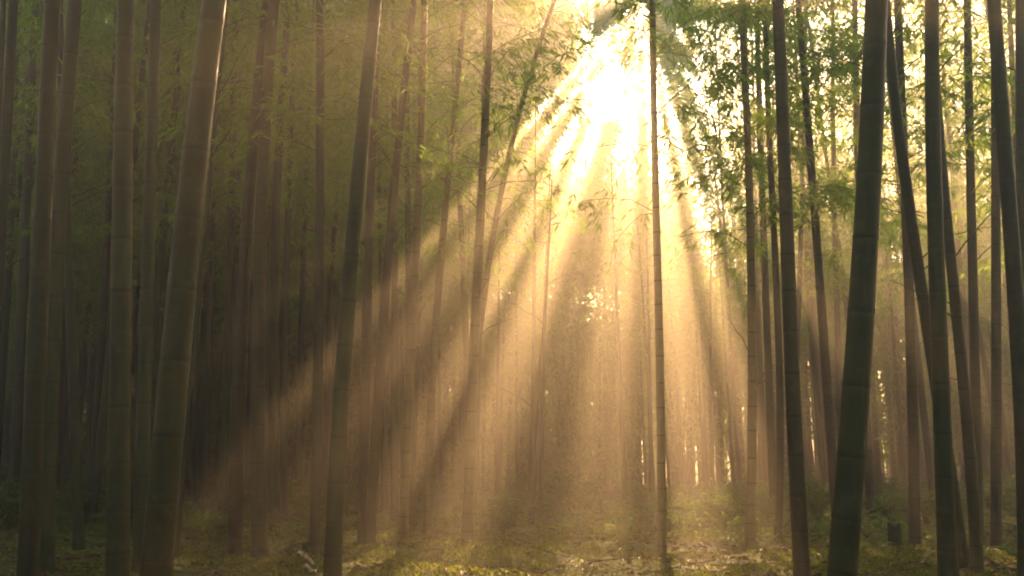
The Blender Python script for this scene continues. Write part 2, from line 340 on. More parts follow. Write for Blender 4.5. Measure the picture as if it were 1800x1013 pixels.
# -------- the bamboos one can point at: (name key, [(x,y) pixels top..bottom], base y, width px at mid height, foliage start z, spread, twigs per joint, brown?, label)
NAMED = [
 ([(24,0),(-4,500)], 985, 22, 4.6, 1.0, 1, 0, 'dark bamboo leaning out past the left edge near its top'),
 ([(6,0),(-14,500)], 1000, 12, 4.6, 1.0, 1, 1, 'thin sunlit golden bamboo slicing the very upper left corner'),
 ([(92,0),(70,500),(50,1000)], 1040, 32, 4.6, 1.1, 1, 0, 'thick dark bamboo with pale edge, first full one from the left'),
 ([(132,0),(97,500),(79,980)], 1012, 28, 4.4, 1.1, 1, 0, 'dark bamboo leaning right, close behind the first thick one at left'),
 ([(222,0),(213,500),(207,1000)], 1062, 36, 5.0, 1.2, 1, 0, 'thick upright grey-green bamboo with dark joint rings, left of the leaning giant'),
 ([(274,0),(259,500),(247,1000)], 1008, 24, 4.5, 1.1, 1, 0, 'medium dark bamboo between the upright grey-green one and the leaning giant'),
 ([(377,0),(346,250),(320,500),(297,750),(275,1000)], 1105, 50, 5.2, 1.3, 1, 0, 'leaning giant bamboo with a bright orange sunlit edge down its right side'),
 ([(405,0),(406,500),(403,880)], 900, 11, 3.4, 1.1, 2, 0, 'thin straight dark bamboo just right of the leaning giant'),
 ([(470,0),(428,500),(413,965)], 972, 24, 3.5, 1.2, 2, 1, 'brown bamboo with swollen foot, left one of the neighbouring pair on bare litter'),
 ([(482,0),(455,500),(457,965)], 975, 25, 3.5, 1.2, 2, 1, 'brown bamboo with swollen foot, right one of the neighbouring pair on bare litter'),
 ([(508,0),(482,500),(485,930)], 942, 18, 3.6, 1.2, 2, 0, 'bamboo just right of the swollen-foot pair, pale line along it'),
 ([(522,0),(503,500),(498,920)], 925, 13, 3.6, 1.1, 2, 0, 'slim bamboo second to the right of the swollen-foot pair'),
 ([(562,0),(561,500),(553,960)], 972, 18, 3.5, 1.2, 2, 0, 'straight bamboo rising beside a small dark stump, left of the rim-lit one'),
 ([(622,0),(582,500),(570,890)], 905, 11, 3.6, 1.0, 2, 0, 'thin bamboo leaning right just behind the rim-lit one'),
 ([(660,0),(632,300),(613,500),(598,750),(585,1000)], 1050, 29, 4.8, 1.2, 1, 0, 'rim-lit bamboo where shade meets golden light, thin bright edge, olive base'),
 ([(668,0),(646,500),(638,950)], 962, 18, 3.5, 1.1, 2, 1, 'brown hazy bamboo immediately right of the rim-lit one'),
 ([(728,0),(705,200),(679,500),(664,700),(650,950)], 964, 18, 3.5, 1.1, 2, 1, 'brown hazy bamboo leaning right with its foot beside the rim-lit one'),
 ([(748,0),(716,420),(705,500),(678,700),(662,860)], 885, 6, 3.8, .9, 1, 1, 'very thin dark bamboo crossing behind the hazy brown ones'),
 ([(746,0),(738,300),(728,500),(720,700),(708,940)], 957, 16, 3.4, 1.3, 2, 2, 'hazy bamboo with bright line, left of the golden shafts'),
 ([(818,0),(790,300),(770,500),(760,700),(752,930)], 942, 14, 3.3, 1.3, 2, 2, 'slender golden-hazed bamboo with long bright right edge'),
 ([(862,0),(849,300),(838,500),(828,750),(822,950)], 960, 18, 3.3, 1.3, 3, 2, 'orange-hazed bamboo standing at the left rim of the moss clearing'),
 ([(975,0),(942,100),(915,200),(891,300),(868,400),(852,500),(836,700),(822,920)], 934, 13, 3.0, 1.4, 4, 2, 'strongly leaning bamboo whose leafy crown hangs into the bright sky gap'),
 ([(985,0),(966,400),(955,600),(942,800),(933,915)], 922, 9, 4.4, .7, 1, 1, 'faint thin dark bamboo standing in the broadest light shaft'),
 ([(1147,0),(1150,250),(1157,500),(1161,750),(1163,965)], 972, 15, 2.95, 1.15, 3, 2, 'straight golden-lit bamboo in the middle of the light, beneath the sky gap'),
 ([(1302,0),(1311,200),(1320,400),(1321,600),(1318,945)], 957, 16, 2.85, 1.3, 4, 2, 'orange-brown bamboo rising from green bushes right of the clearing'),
 ([(1346,0),(1360,400),(1370,650),(1367,940)], 950, 13, 3.1, 1.3, 4, 1, 'slim brown bamboo just left of the mottled olive one'),
 ([(1367,0),(1376,200),(1386,500),(1397,750),(1410,1000)], 1050, 26, 4.4, 1.1, 1, 1, 'mottled olive bamboo leaning left at the right rim of the clearing'),
 ([(1403,0),(1420,200),(1440,500),(1457,700),(1470,900)], 950, 16, 3.1, 1.3, 4, 1, 'bamboo leaning left, between the mottled olive one and the black giant'),
 ([(1418,0),(1408,400),(1402,600),(1393,880)], 905, 10, 3.4, 1.2, 3, 1, 'faint thin bamboo leaning right behind the mottled olive one'),
 ([(1541,0),(1533,200),(1518,500),(1503,700),(1482,1000)], 1135, 46, 5.2, 1.3, 1, 0, 'black giant bamboo, thickest of the right side, leaning right'),
 ([(1556,0),(1578,200),(1601,400),(1620,500),(1650,700),(1693,1000)], 1012, 21, 4.0, 1.1, 1, 0, 'dark bamboo leaning hard left, its foot right of the upright green-black one'),
 ([(1638,0),(1641,300),(1648,500),(1656,750),(1666,1000)], 1060, 29, 4.8, 1.2, 1, 0, 'upright green-black bamboo crossed by the hard-leaning ones'),
 ([(1640,0),(1655,250),(1673,500),(1692,640),(1708,800),(1718,1000)], 1020, 19, 4.0, 1.1, 1, 1, 'dark brown bamboo bending left behind the upright green-black one'),
 ([(1700,0),(1706,300),(1710,500),(1715,700),(1720,950)], 966, 17, 3.2, 1.1, 1, 0, 'straight dark bamboo with side twig, right of the bending brown one'),
 ([(1578,0),(1585,200),(1598,500),(1603,700),(1608,955)], 970, 18, 3.2, 1.1, 1, 1, 'reddish brown bamboo beside the small stump under a green fern'),
 ([(1747,0),(1760,200),(1785,500),(1797,750),(1806,1000)], 1045, 28, 4.6, 1.1, 1, 0, 'thick dark bamboo leaning left near the right edge'),
 ([(1795,0),(1799,500),(1806,980)], 996, 24, 4.6, 1.1, 1, 0, 'dark upright bamboo cut by the right edge'),
 ([(1748,0),(1751,500),(1751,960)], 976, 17, 3.3, 1.1, 1, 1, 'straight brown bamboo showing below the thick one near the right edge'),
 ([(1774,0),(1783,200),(1798,600),(1800,930)], 940, 13, 3.6, 1.0, 1, 1, 'thin reddish bamboo half hidden behind the thick one near the right edge'),
 ([(62,0),(40,500),(22,900)], 930, 18, 3.8, 1.1, 2, 0, 'dark bamboo second-row, left of the first thick one'),
 ([(104,0),(122,500),(130,700),(138,950)], 966, 17, 3.9, 1.0, 2, 0, 'dim bamboo leaning left, foot between the left thick ones'),
 ([(206,0),(184,500),(158,900)], 925, 14, 3.7, 1.1, 2, 0, 'dim bamboo emerging left of the upright grey-green one'),
 ([(400,0),(352,500),(316,900)], 975, 9, 3.8, .9, 1, 0, 'thin pale bamboo running along the right of the leaning giant'),
 ([(394,0),(371,500),(360,880)], 915, 12, 3.6, 1.0, 2, 0, 'dim bamboo between the leaning giant and the swollen-foot pair'),
 ([(552,0),(532,500),(524,880)], 912, 12, 3.6, 1.0, 2, 0, 'slim dim bamboo left of the one beside the dark stump'),
]
G_NEAR = 'large bamboos one can tell apart near the camera'
for (i_, wd_) in ((6, .22), (14, .16), (4, .07), (2, .07), (3, .06), (5, .05), (8, .06), (9, .06), (18, .09), (19, .09)):
    pix, yb, wpx = NAMED[i_][:3]; pix = sorted(pix, key=lambda q: q[1]); Yd = on_ground(pix[-1][0], yb)[1]
    pr = [at_depth(x + wpx * .5, y, Yd) - CAM for x, y in pix]; pr = [(q @ SU, q @ SV) for q in pr]
    for a0, a1 in zip(pr[:-1], pr[1:]): RIM.append((a0[0], a0[1], a1[0], a1[1], wd_))
placed = []
for i, (pix, yb, wpx, fz, spread, per, brown, label) in enumerate(NAMED):
    xs_ = sorted(pix, key=lambda p: p[1]); (x1, y1), (x2, y2) = xs_[-2], xs_[-1]
    xb = x2 + (x2 - x1) / (y2 - y1) * (yb - y2) if yb > y2 else x2
    base = on_ground(xb, yb); Y = base[1]
    gz = float(terrain(base[0], Y))
    pts = [(0.0, 0.0)]
    for (x, y) in pix:
        if y < yb - 60:
            p = at_depth(x, y, Y); pts.append((p[0] - base[0], p[2] - gz))
    H = rng.uniform(9.5, 12.5)
    if label.startswith('faint thin dark'): H, fz = 4.7, 3.6      # a young culm, its tip lost in the mist
    fn = fit_path(pts, H)
    slant = Y / math.cos(math.atan2(abs(base[0]), Y)) * 1.0
    pm = at_depth((pix[0][0] + xb) / 2, 500, Y); dist = (pm - CAM) @ FWD
    r0 = wpx / F * dist / 2 * 1.03
    t = thing('bamboo', label, 'bamboo', (base[0], Y, gz))
    near = Y < 7
    v, f, uv = culm_mesh(fn, H, r0, 28 if near else 16, inter=max(.22, min(.36, r0 * 5.2)), seed=100 + i)
    me = make_mesh('culm', v, f, [(M_GREEN, M_BROWN, M_HAZE_LIT)[brown]], uv=uv, smooth_=True)
    link('culm', me, t)
    placed.append((base[0], Y))
    fb = foliage_points(fz, H, fn, spread, per + (1 if per < 4 and Y > 7 else 0), 300 + i)
    if yb < 1030 and i % 2 == 0 or i in (30, 32, 33, 34):
        tr = np.random.default_rng(700 + i); tw = []
        for q in range(5 if i > 29 else 3):
            z = tr.uniform(1.3, fz + .4); a = R(tr.choice([-1, 1]) * tr.uniform(10, 60) + (0 if tr.random() < .5 else 180)); ln = tr.uniform(.15, .65); u_ = np.linspace(0, 1, 7); bx, by = fn(z)
            pth = np.column_stack([bx + math.cos(a) * (r0 * .6 + ln * u_), by + math.sin(a) * (r0 * .6 + ln * u_), z + ln * (.9 * u_ - .3 * u_ ** 2)]) + np.cumsum(tr.normal(0, .012, (7, 3)), 0)
            tv, tf, _ = tube(pth, np.linspace(.006, .0018, 7), 5); link('branch', make_mesh('branch', tv, tf, [M_TWIG], smooth_=True), t)
    off = np.array([base[0], Y, gz])
    km = rng.random(len(fb[0])) < keep(fb[0] + off)
    kt = [bool(keep(p[len(p) // 2:len(p) // 2 + 1] + off)[0] > .1) for p in fb[3]]
    link('foliage', foliage_mesh(*fb, seed=i, keepm=km, keept=kt), t)

# -------- the crowded rows behind
VAR = []
for k in range(12):
    rs = np.random.default_rng(900 + k)
    a, b = rs.uniform(-.035, .035, 2); c1, c2 = rs.uniform(-.0035, .0035, 2); H = rs.uniform(10.5, 14) if k < 9 else rs.uniform(5.5, 7.2)
    fn = (lambda a, b, c1, c2: (lambda z: (a * max(z, 0) + c1 * z * abs(z), b * max(z, 0) + c2 * z * abs(z))))(a, b, c1, c2)
    v, f, uv = culm_mesh(fn, H, .054 if k < 9 else .045, 12, inter=.32, seed=k, detail=False)
    cm = make_mesh('culm', v, f, [M_GREEN if k % 3 else M_BROWN], uv=uv, smooth_=True)
    z0 = rs.uniform(3.3, 5.0) if k < 9 else rs.uniform(2.4, 3.4)
    fb = foliage_points(z0, H, fn, rs.uniform(1.0, 1.35), 3, 40 + k)
    VAR.append((cm, fb, foliage_mesh(*fb, seed=500 + k, Lr=(.09, .16), wide=.17), H))
MARKS = [(60, 'first thick bamboo'), (90, 'second thick bamboo'), (135, 'dim left-leaning bamboo'), (209, 'upright grey-green bamboo'), (250, 'medium dark bamboo'), (290, 'leaning giant'), (404, 'thin straight dark bamboo'), (436, 'swollen-foot pair'), (498, 'slim pale-lined bamboo'), (555, 'bamboo by the dark stump'), (598, 'rim-lit bamboo'), (655, 'brown hazy pair'), (718, 'bright-lined hazy bamboo'), (758, 'slender golden-hazed bamboo'), (826, 'orange-hazed bamboo'),
         (940, 'faint thin bamboo'), (1161, 'straight golden-lit bamboo'), (1319, 'orange-brown bamboo'), (1399, 'mottled olive bamboo'), (1500, 'black giant'), (1604, 'reddish brown bamboo'), (1658, 'green-black bamboo'), (1797, 'thick right-edge bamboo')]
ORD = ['leftmost', 'second from left', 'third from left', 'fourth from left', 'fifth from left', 'sixth from left', 'seventh from left', 'eighth from left', 'ninth from left', 'tenth from left', 'eleventh from left', 'twelfth from left', 'thirteenth from left', 'fourteenth from left', 'fifteenth from left', 'sixteenth from left', 'seventeenth from left', 'eighteenth from left', 'nineteenth from left', 'twentieth from left']
def zone(px):
    m = [n for x, n in MARKS if x <= px]
    return 'right of the ' + m[-1] if m else 'left of the first thick bamboo'
def name_rows(items, what, groupname):
    # items: (object, px, row word); labels count along each row between two landmarks
    d = {}
    for o, px, row in items: d.setdefault((row, zone(px)), []).append((px, o))
    for (row, zn), l in d.items():
        l.sort(key=lambda q: q[0])
        for k, (px, o) in enumerate(l):
            o['label'] = ('%s of %s %s %s' % (ORD[k], row, what, zn)) if len(l) > 1 else 'only one of %s %s %s' % (row, what, zn)
            o['group'] = groupname
back_items = []
N_BACK, tries, count = 250, 0, 0
rs = np.random.default_rng(21)
while count < N_BACK and tries < 60000:
    tries += 1
    Y = 8.5 + 24 * rs.random() ** .8; px = rs.uniform(-60, 1860); x = (px - 900) / F * Y * 1.03
    if 600 < px < 1400 and Y < 11 + (3.5 if 850 < px < 1140 else 0): continue
    if px > 1340 and (Y < 11 or rs.random() < .5): continue
    if 820 < px < 1260 and rs.random() < .3: continue
    if px < 600 and Y < 9.5: continue
    if 1120 < px < 1290 and Y < 17: continue
    if any((x - a) ** 2 + (Y - b) ** 2 < (.42 if px < 620 else .6) ** 2 for a, b in placed): continue
    placed.append((x, Y)); count += 1
    cm, fb, fm, H = VAR[rs.integers(9)] if not (800 < px < 1270 and Y > 13.5) else VAR[9 + rs.integers(3)]
    gz = float(terrain(x, Y)); rz = rs.uniform(0, 6.28); s = rs.uniform(.85, 1.12)
    t = thing('bamboo', None, 'bamboo', (x, Y, gz - .03), rz); back_items.append((t, px, 'nearer-row' if Y < 14 else 'middle-row' if Y < 20 else 'deep-row' if Y < 26 else 'deepest-row'))
    sr = s * rs.uniform(.75, 1.25)
    c = link('culm', cm, t); c.scale = (1, 1, s)
    ca, sa = math.cos(rz), math.sin(rz); Rm = np.array([[ca, -sa, 0], [sa, ca, 0], [0, 0, 1]])
    P = fb[0] * [1, 1, s] @ Rm.T + [x, Y, gz]
    k_ = keep(P)
    if k_.min() < .9:
        TW = fb[3]; kt = [bool(keep((p[len(p) // 2:len(p) // 2 + 1] * [1, 1, s]) @ Rm.T + [x, Y, gz])[0] > .1) for p in TW]
        km = rs.random(len(k_)) < k_
        fo = link('foliage', foliage_mesh(*fb, seed=500 + count, Lr=(.09, .16), wide=.17, keepm=km, keept=kt), t)
    else: fo = link('foliage', fm, t)
    fo.scale = (1, 1, s)

name_rows(back_items, 'slim hazy bamboos', 'slim bamboos of the crowded back rows')

# -------- the far wood that reads as one mass: culms and leaf curtain
parts = []
rs = np.random.default_rng(77)
for k in range(1300):
    Y = rs.uniform(25, 44); px = rs.uniform(-250, 2050); x = (px - 900) / F * Y
    if px > 1500 and rs.random() < .1: continue
    H = rs.uniform(10, 14) if not 780 < px < 1300 else rs.uniform(3.5, 7); lx, ly = rs.normal(0, .35, 2)
    zz = np.linspace(-.3, H, 7); pth = np.column_stack([x + lx * (zz / H) ** 1.5 * np.sign(zz + .3) if False else x + lx * np.clip(zz, 0, H) / H, Y + ly * np.clip(zz, 0, H) / H, zz])
    v, f, _ = tube(pth, np.linspace(rs.uniform(.045, .085), .02, 7), 7); parts.append((v, f))
for k in range(260):                                   # the same wood, unseen at the sides and behind, added to cut skylight
    a = rs.uniform(R(38), R(322)); d = rs.uniform(16, 30); x, Y = math.sin(a) * d, math.cos(a) * d; H = rs.uniform(11, 15)
    zz = np.linspace(-.3, H, 5); v, f, _ = tube(np.column_stack([x + 0 * zz, Y + 0 * zz, zz]), np.linspace(.07, .02, 5), 6); parts.append((v, f))
v, f = join(parts)
fw = link('far_wood_culms', make_mesh('far_wood_culms', v, f, [M_BROWN], uv=np.zeros((len(v), 2)), smooth_=True)); 
tag(fw, 'mass of faint far culms closing off the forest behind the rows, plus unseen shading culms', 'far wood', kind='stuff')
nC = 40000
Y = rs.uniform(23, 34, nC); px = rs.uniform(-600, 2400, nC); z = rs.uniform(.1, 17.2, nC)
cl = np.column_stack([(px - 900) / F * Y, Y, z])
dens = (.0 + smooth(.0, 3., z)) * smooth(.22, .42, vnoise(px / 60, z * 1.1) * .6 + vnoise(px / 23 + 8, z * 2.3) * .4)
cpx, cpy = to_px(cl)
right = smooth(1180, 1350, cpx); dens *= 1 - right * np.interp(cpy, [250, 400], [.6, .15])
low = smooth(640, 700, cpy) * (1 - smooth(830, 850, cpy))          # thin understorey band where the far light leaks through
gaps = smooth(1380, 1500, cpx) * smooth(.58, .66, vnoise(cpx / 45 + 3, cpy / 200)) + .5 * smooth(1180, 1240, cpx) * (1 - smooth(1400, 1430, cpx)) * smooth(.6, .65, vnoise(cpx / 14, cpy / 300))
dens *= 1 - np.clip(low * gaps, 0, 1) * .97
dens = np.where(cpx < 1100, np.maximum(dens, .95 * (cpy > 600)), dens)
cl = cl[(rs.random(nC) < dens)]
px = rs.uniform(650, 1500, 26000); Y = rs.uniform(24, 33, 26000); z = rs.uniform(5, 17.2, 26000); c2 = np.column_stack([(px - 900) / F * Y, Y, z])
q = c2 - CAM; cl = np.concatenate([cl, c2[(np.hypot(q @ SU, q @ SV) < 12) & (to_px(c2)[1] < 470) & (px < 1230)]])      # thick leaf masses round the gap
a = rs.uniform(R(38), R(322), 9000); d = rs.uniform(14, 30, 9000); zc = rs.uniform(.5, 15, 9000); d[::2] = rs.uniform(3, 20, 4500); zc[::2] = rs.uniform(8, 14, 4500); a[::2] = rs.uniform(R(60), R(300), 4500); cl = np.concatenate([cl, np.column_stack([np.sin(a) * d, np.cos(a) * d, zc])])  # unseen leaves at the sides, behind and overhead, added to darken the ambient light
m = 30
B = np.repeat(cl, m, 0) + rs.normal(0, 1, (len(cl) * m, 3)) * [.5, .5, .38]
B = B[rs.random(len(B)) < np.where((B - CAM) @ FWD > 10, keep(np.where(((B - CAM) @ FWD > 10)[:, None], B, CAM + FWD * 20)), 1)]
n = len(B); az = rs.uniform(0, 6.28, n)
D = unit(np.column_stack([np.cos(az), np.sin(az), rs.uniform(-1.4, .1, n)])); Nn = unit(rs.normal(0, 1, (n, 3)))
L_ = rs.uniform(.16, .29, n)
v, f, t_ = leaves(B, D, Nn, L_, L_ * .26, np.clip(rs.normal(.45, .22, n), 0, 1))
fl = link('far_wood_foliage', make_mesh('far_wood_foliage', v, f, [M_LEAF], tint=t_))
tag(fl, 'curtain of far bamboo leaves around the bright sky gap, plus unseen shading leaves', 'far foliage', kind='stuff')
print('far leaves', n)

# ------------------------------------------------------------------ ground
def axis(segs):
    o = [segs[0][0]]
    for a, b, s in segs:
        k = max(1, int(round((b - a) / s))); o += list(np.linspace(a, b, k + 1)[1:])
    return np.array(o)
ya = axis([(-40, -5, 5), (-5, 3, .5), (3, 11, .035), (11, 20, .1), (20, 50, .5), (50, 120, 7), (120, 300, 30)])
xa = axis([(-240, -90, 50), (-90, -20, 5), (-20, -5, .4), (-5, 5, .05), (5, 20, .4), (20, 90, 5), (90, 240, 50)])
X, Yg = np.meshgrid(xa, ya); Z = terrain(X, Yg) * (1 - smooth(100, 200, np.hypot(X, Yg)))
v = np.column_stack([X.ravel(), Yg.ravel(), Z.ravel()]); nx = len(xa); ny = len(ya)
i = np.arange(ny - 1)[:, None] * nx; j = np.arange(nx - 1)[None]
f = np.stack([i + j, i + j + 1, i + nx + j + 1, i + nx + j], -1).reshape(-1, 4)
g = link('ground', make_mesh('ground', v, f, [M_GROUND], smooth_=True)); g['kind'] = 'structure'

def scatter(n, y0, y1, pw=1.0):
    Y = y0 + (y1 - y0) * rs.random(n) ** pw; px = rs.uniform(-80, 1880, n); x = (px - 900) / F * Y * 1.02
    return x, Y, px
# dead leaves
n = 26000; x, Y, px = scatter(n, 3.6, 17, 1.25)
k = rs.random(n) < .35 + .65 * smooth(.4, .6, vnoise(x * 1.3 + 5, Y * 1.3)); x, Y = x[k], Y[k]; n = len(x)
a = rs.uniform(0, 6.28, n); tilt = rs.normal(.1, .28, n)
D = unit(np.column_stack([np.cos(a), np.sin(a), tilt])); Nn = unit(np.column_stack([rs.normal(0, .35, n), rs.normal(0, .35, n), np.ones(n)]))
L_ = rs.uniform(.03, .10, n)
v, f, t_ = leaves(np.column_stack([x, Y, terrain(x, Y) + rs.uniform(.003, .02, n)]), D, Nn, L_, L_ * rs.uniform(.2, .45, n), np.clip(rs.beta(1.6, 3.0, n), 0, 1))
tag(link('leaf_litter', make_mesh('leaf_litter', v, f, [M_LITTER], tint=t_)), 'brown and tan fallen leaves over the forest floor', 'leaf litter', kind='stuff')
# moss blades
n = 230000; x, Y, px = scatter(n, 3.6, 15, 1.2)
k = rs.random(n) < .12 + .88 * smooth(.40, .54, vnoise(x * 1.7 + 31, Y * 2.1) * .7 + vnoise(x * 5, Y * 5) * .3); x, Y = x[k], Y[k]; n = len(x)
a = rs.uniform(0, 6.28, n); D = unit(np.column_stack([np.cos(a) * .8, np.sin(a) * .8, rs.uniform(.4, 1.6, n)])); L_ = rs.uniform(.02, .055, n)
v, f, t_ = leaves(np.column_stack([x, Y, terrain(x, Y) - .004]), D, unit(rs.normal(0, 1, (n, 3))), L_, L_ * .35, np.clip(rs.normal(.5, .25, n), 0, 1))
tag(link('moss', make_mesh('moss', v, f, [M_MOSS], tint=t_)), 'short yellow-green moss cushions on the clearing floor', 'moss', kind='stuff')
# low ground cover farther back
n = 60000; x, Y, px = scatter(n, 8.5, 30, 1.0)
dn = smooth(.42, .62, vnoise(x * .8 + 70, Y * .8)) * np.where((px > 1180) | (px < 600), 1, .5)
k = rs.random(n) < dn; x, Y = x[k], Y[k]; n = len(x)
hz = rs.random(n) ** 1.6 * (.10 + .32 * vnoise(x * .9 + 20, Y * .9 + 4)) 
a = rs.uniform(0, 6.28, n); D = unit(np.column_stack([np.cos(a), np.sin(a), rs.uniform(-.5, .9, n)])); L_ = rs.uniform(.04, .11, n)
v, f, t_ = leaves(np.column_stack([x, Y, terrain(x, Y) + hz]), D, unit(rs.normal(0, .6, (n, 3)) + [0, 0, 1]), L_, L_ * .4, np.clip(rs.normal(.45, .25, n), 0, 1))
tag(link('undergrowth', make_mesh('undergrowth', v, f, [M_UNDER], tint=t_)), 'tangled low green growth between the far bamboo feet', 'undergrowth', kind='stuff')
# twigs lying about
parts = []
x, Y, px = scatter(420, 3.8, 14, 1.0)
for q in range(420):
    ln = rs.uniform(.08, .5); a = rs.uniform(0, 6.28); s = np.linspace(-.5, .5, 5) * ln; bend = rs.normal(0, .08) * ln
    px_ = x[q] + np.cos(a) * s - np.sin(a) * bend * (4 * (s / ln) ** 2); py_ = Y[q] + np.sin(a) * s + np.cos(a) * bend * (4 * (s / ln) ** 2)
    v, f, _ = tube(np.column_stack([px_, py_, terrain(px_, py_) + .012 + rs.uniform(0, .02)]), np.linspace(.005, .002, 5) * rs.uniform(.6, 1.6), 5); parts.append((v, f))
v, f = join(parts)
tag(link('fallen_twigs', make_mesh('fallen_twigs', v, f, [M_TWIG], smooth_=True)), 'thin dry twigs strewn over the forest floor', 'twigs', kind='stuff')

# ------------------------------------------------------------------ shrubs and ferns, one by one
def shrub_parts(seed, h, spread, nst, leafL, dens=9):
    rs = np.random.default_rng(seed); st, B, D = [], [], []
    for _ in range(nst):
        a = rs.uniform(0, 6.28); o = rs.uniform(.3, 1) * spread; tt = np.linspace(0, 1, 7)
        p = np.column_stack([np.cos(a) * o * tt ** 1.2, np.sin(a) * o * tt ** 1.2, h * rs.uniform(.55, 1) * (tt - .25 * tt ** 3)]) + rs.normal(0, .01, (7, 3)) * tt[:, None]
        v, f, _ = tube(p, np.linspace(.006, .0015, 7), 5); st.append((v, f))
        for q in range(2, 7):
            for _ in range(dens // 2):
                aa = rs.uniform(0, 6.28); k = 3
                fa = aa + rs.normal(0, .6, k); d = np.column_stack([np.cos(fa), np.sin(fa), rs.uniform(-.5, .6, k)])
                B.append(p[q] + np.array([math.cos(aa), math.sin(aa), rs.uniform(-.2, .5)]) * rs.uniform(0, .09) + rs.normal(0, .01, (k, 3))); D.append(unit(d))
    B = np.concatenate(B); D = np.concatenate(D); n = len(B); L_ = rs.uniform(.6, 1.1, n) * leafL
    v, f, t_ = leaves(B, D, unit(rs.normal(0, .5, (n, 3)) + [0, 0, 1]), L_, L_ * .42, np.clip(rs.normal(.45, .25, n), 0, 1))
    sv, sf = join(st)
    return make_mesh('stem', sv, sf, [M_TWIG], smooth_=True), make_mesh('foliage', v, f, [M_UNDER], tint=t_)
def fern_parts(seed, n_fr, ln):
    rs = np.random.default_rng(seed); st, B, D = [], [], []
    for k in range(n_fr):
        a = k / n_fr * 6.28 + rs.uniform(-.3, .3); l = ln * rs.uniform(.7, 1.1); tt = np.linspace(0, 1, 12)
        out = l * tt * .85; z = l * (.75 * tt - .75 * tt ** 2.3)
        p = np.column_stack([np.cos(a) * out, np.sin(a) * out, z]); v, f, _ = tube(p, np.linspace(.004, .001, 12), 4); st.append((v, f))
        for q in range(1, 12):
            for s in (-1, 1):
                for e in (0, .5):
                    d = np.array([math.cos(a) * .5 - s * math.sin(a), math.sin(a) * .5 + s * math.cos(a), -.15])
                    B.append((p[q] * (1 - e * .5) + p[q - 1] * e * .5)[None]); D.append(unit(d[None]))
    B = np.concatenate(B); D = np.concatenate(D); n = len(B)
    rr = np.hypot(B[:, 0], B[:, 1]) / ln; L_ = ln * .26 * np.clip(1.05 - rr, .15, 1)
    v, f, t_ = leaves(B, D, unit(rs.normal(0, .15, (n, 3)) + [0, 0, 1]), L_, L_ * .3, np.clip(rs.normal(.5, .2, n), 0, 1))
    sv, sf = join(st)
    return make_mesh('stem', sv, sf, [M_TWIG], smooth_=True), make_mesh('frond', v, f, [M_UNDER], tint=t_)
SH = [shrub_parts(s, h, sp, n_, lf) for s, h, sp, n_, lf in ((1, .42, .30, 16, .055), (2, .55, .34, 18, .060), (3, .30, .38, 16, .05), (4, .70, .30, 14, .06))]
FE = [fern_parts(s, n_, l_) for s, n_, l_ in ((5, 9, .42), (6, 7, .34))]
def put_plant(name, proto, px, py, s, label, cat, group=None, rot=None):
    p = on_ground(px, py); t = thing(name, label, cat, (p[0], p[1], float(terrain(p[0], p[1])) - .01), rnd.uniform(0, 6.28), group)
    t.scale = (s, s, s * rnd.uniform(.9, 1.1))
    for me in proto: link(me.name.split('.')[0], me, t)
    return t
PL = [('shrub', SH[2], 1225, 925, 1.25, 'broad low green bush at the right end of the clearing behind the golden-lit bamboo', 'shrub'),
 ('shrub', SH[0], 1278, 930, 1.1, 'leafy green bush touching the orange-brown bamboo on its left', 'shrub'),
 ('shrub', SH[2], 1190, 940, .8, 'small sunlit bush right at the foot of the straight golden-lit bamboo', 'shrub'),
 ('shrub', SH[1], 1350, 925, .85, 'upright green bush between the orange-brown and slim brown bamboos', 'shrub'),
 ('shrub', SH[1], 1440, 925, 1.1, 'dark green bush between the mottled olive bamboo and the black giant', 'shrub'),
 ('shrub', SH[3], 1455, 893, 1.1, 'tall thin bush behind the dark green one left of the black giant', 'shrub'),
 ('shrub', SH[0], 1560, 915, 1.2, 'bright green bush just behind the small stump', 'shrub'),
 ('shrub', SH[1], 1632, 930, 1.0, 'green bush between the reddish brown and upright green-black bamboos', 'shrub'),
 ('fern', FE[0], 1572, 953, .62, 'fresh green fern arching over the small stump', 'fern'),
 ('fern', FE[1], 1535, 975, .8, 'low fern on the floor right of the black giant', 'fern'),
 ('shrub', SH[0], 340, 955, .9, 'shaded green bush right of the leaning giant', 'shrub'),
 ('shrub', SH[2], 385, 935, 1.0, 'low green bush left of the swollen-foot pair', 'shrub'),
 ('fern', FE[1], 442, 985, .62, 'small green fern at the feet of the swollen-foot pair', 'fern'),
 ('shrub', SH[3], 530, 915, 1.0, 'thin yellowish bush behind and left of the dark stump', 'shrub'),
 ('shrub', SH[0], 617, 945, .6, 'small bush at the foot right of the rim-lit bamboo', 'shrub'),
 ('shrub', SH[1], 885, 935, .95, 'wiry green bush with white blossoms above it behind the clearing', 'shrub'),
 ('shrub', SH[3], 905, 918, .8, 'tall loose bush right behind the blossoming one', 'shrub'),
 ('shrub', SH[0], 775, 940, .75, 'hazy yellow bush left of the orange-hazed bamboo', 'shrub'),
 ('shrub', SH[2], 1095, 915, .9, 'hazy low bush left of the straight golden-lit bamboo', 'shrub'),
 ('shrub', SH[1], 145, 930, 1.1, 'dark bush deep in the shade between the left thick bamboos', 'shrub'),
 ('shrub', SH[3], 15, 935, 1.2, 'dark tall bush at the left edge', 'shrub'),
 ('fern', FE[0], 1770, 985, .75, 'dark fern beneath the thick bamboo near the right edge', 'fern'),
 ('fern', FE[0], 1765, 905, 1.0, 'brownish bush of fronds between far bamboos at right', 'fern')]
for a_ in PL: put_plant(*a_)
bush_items = []
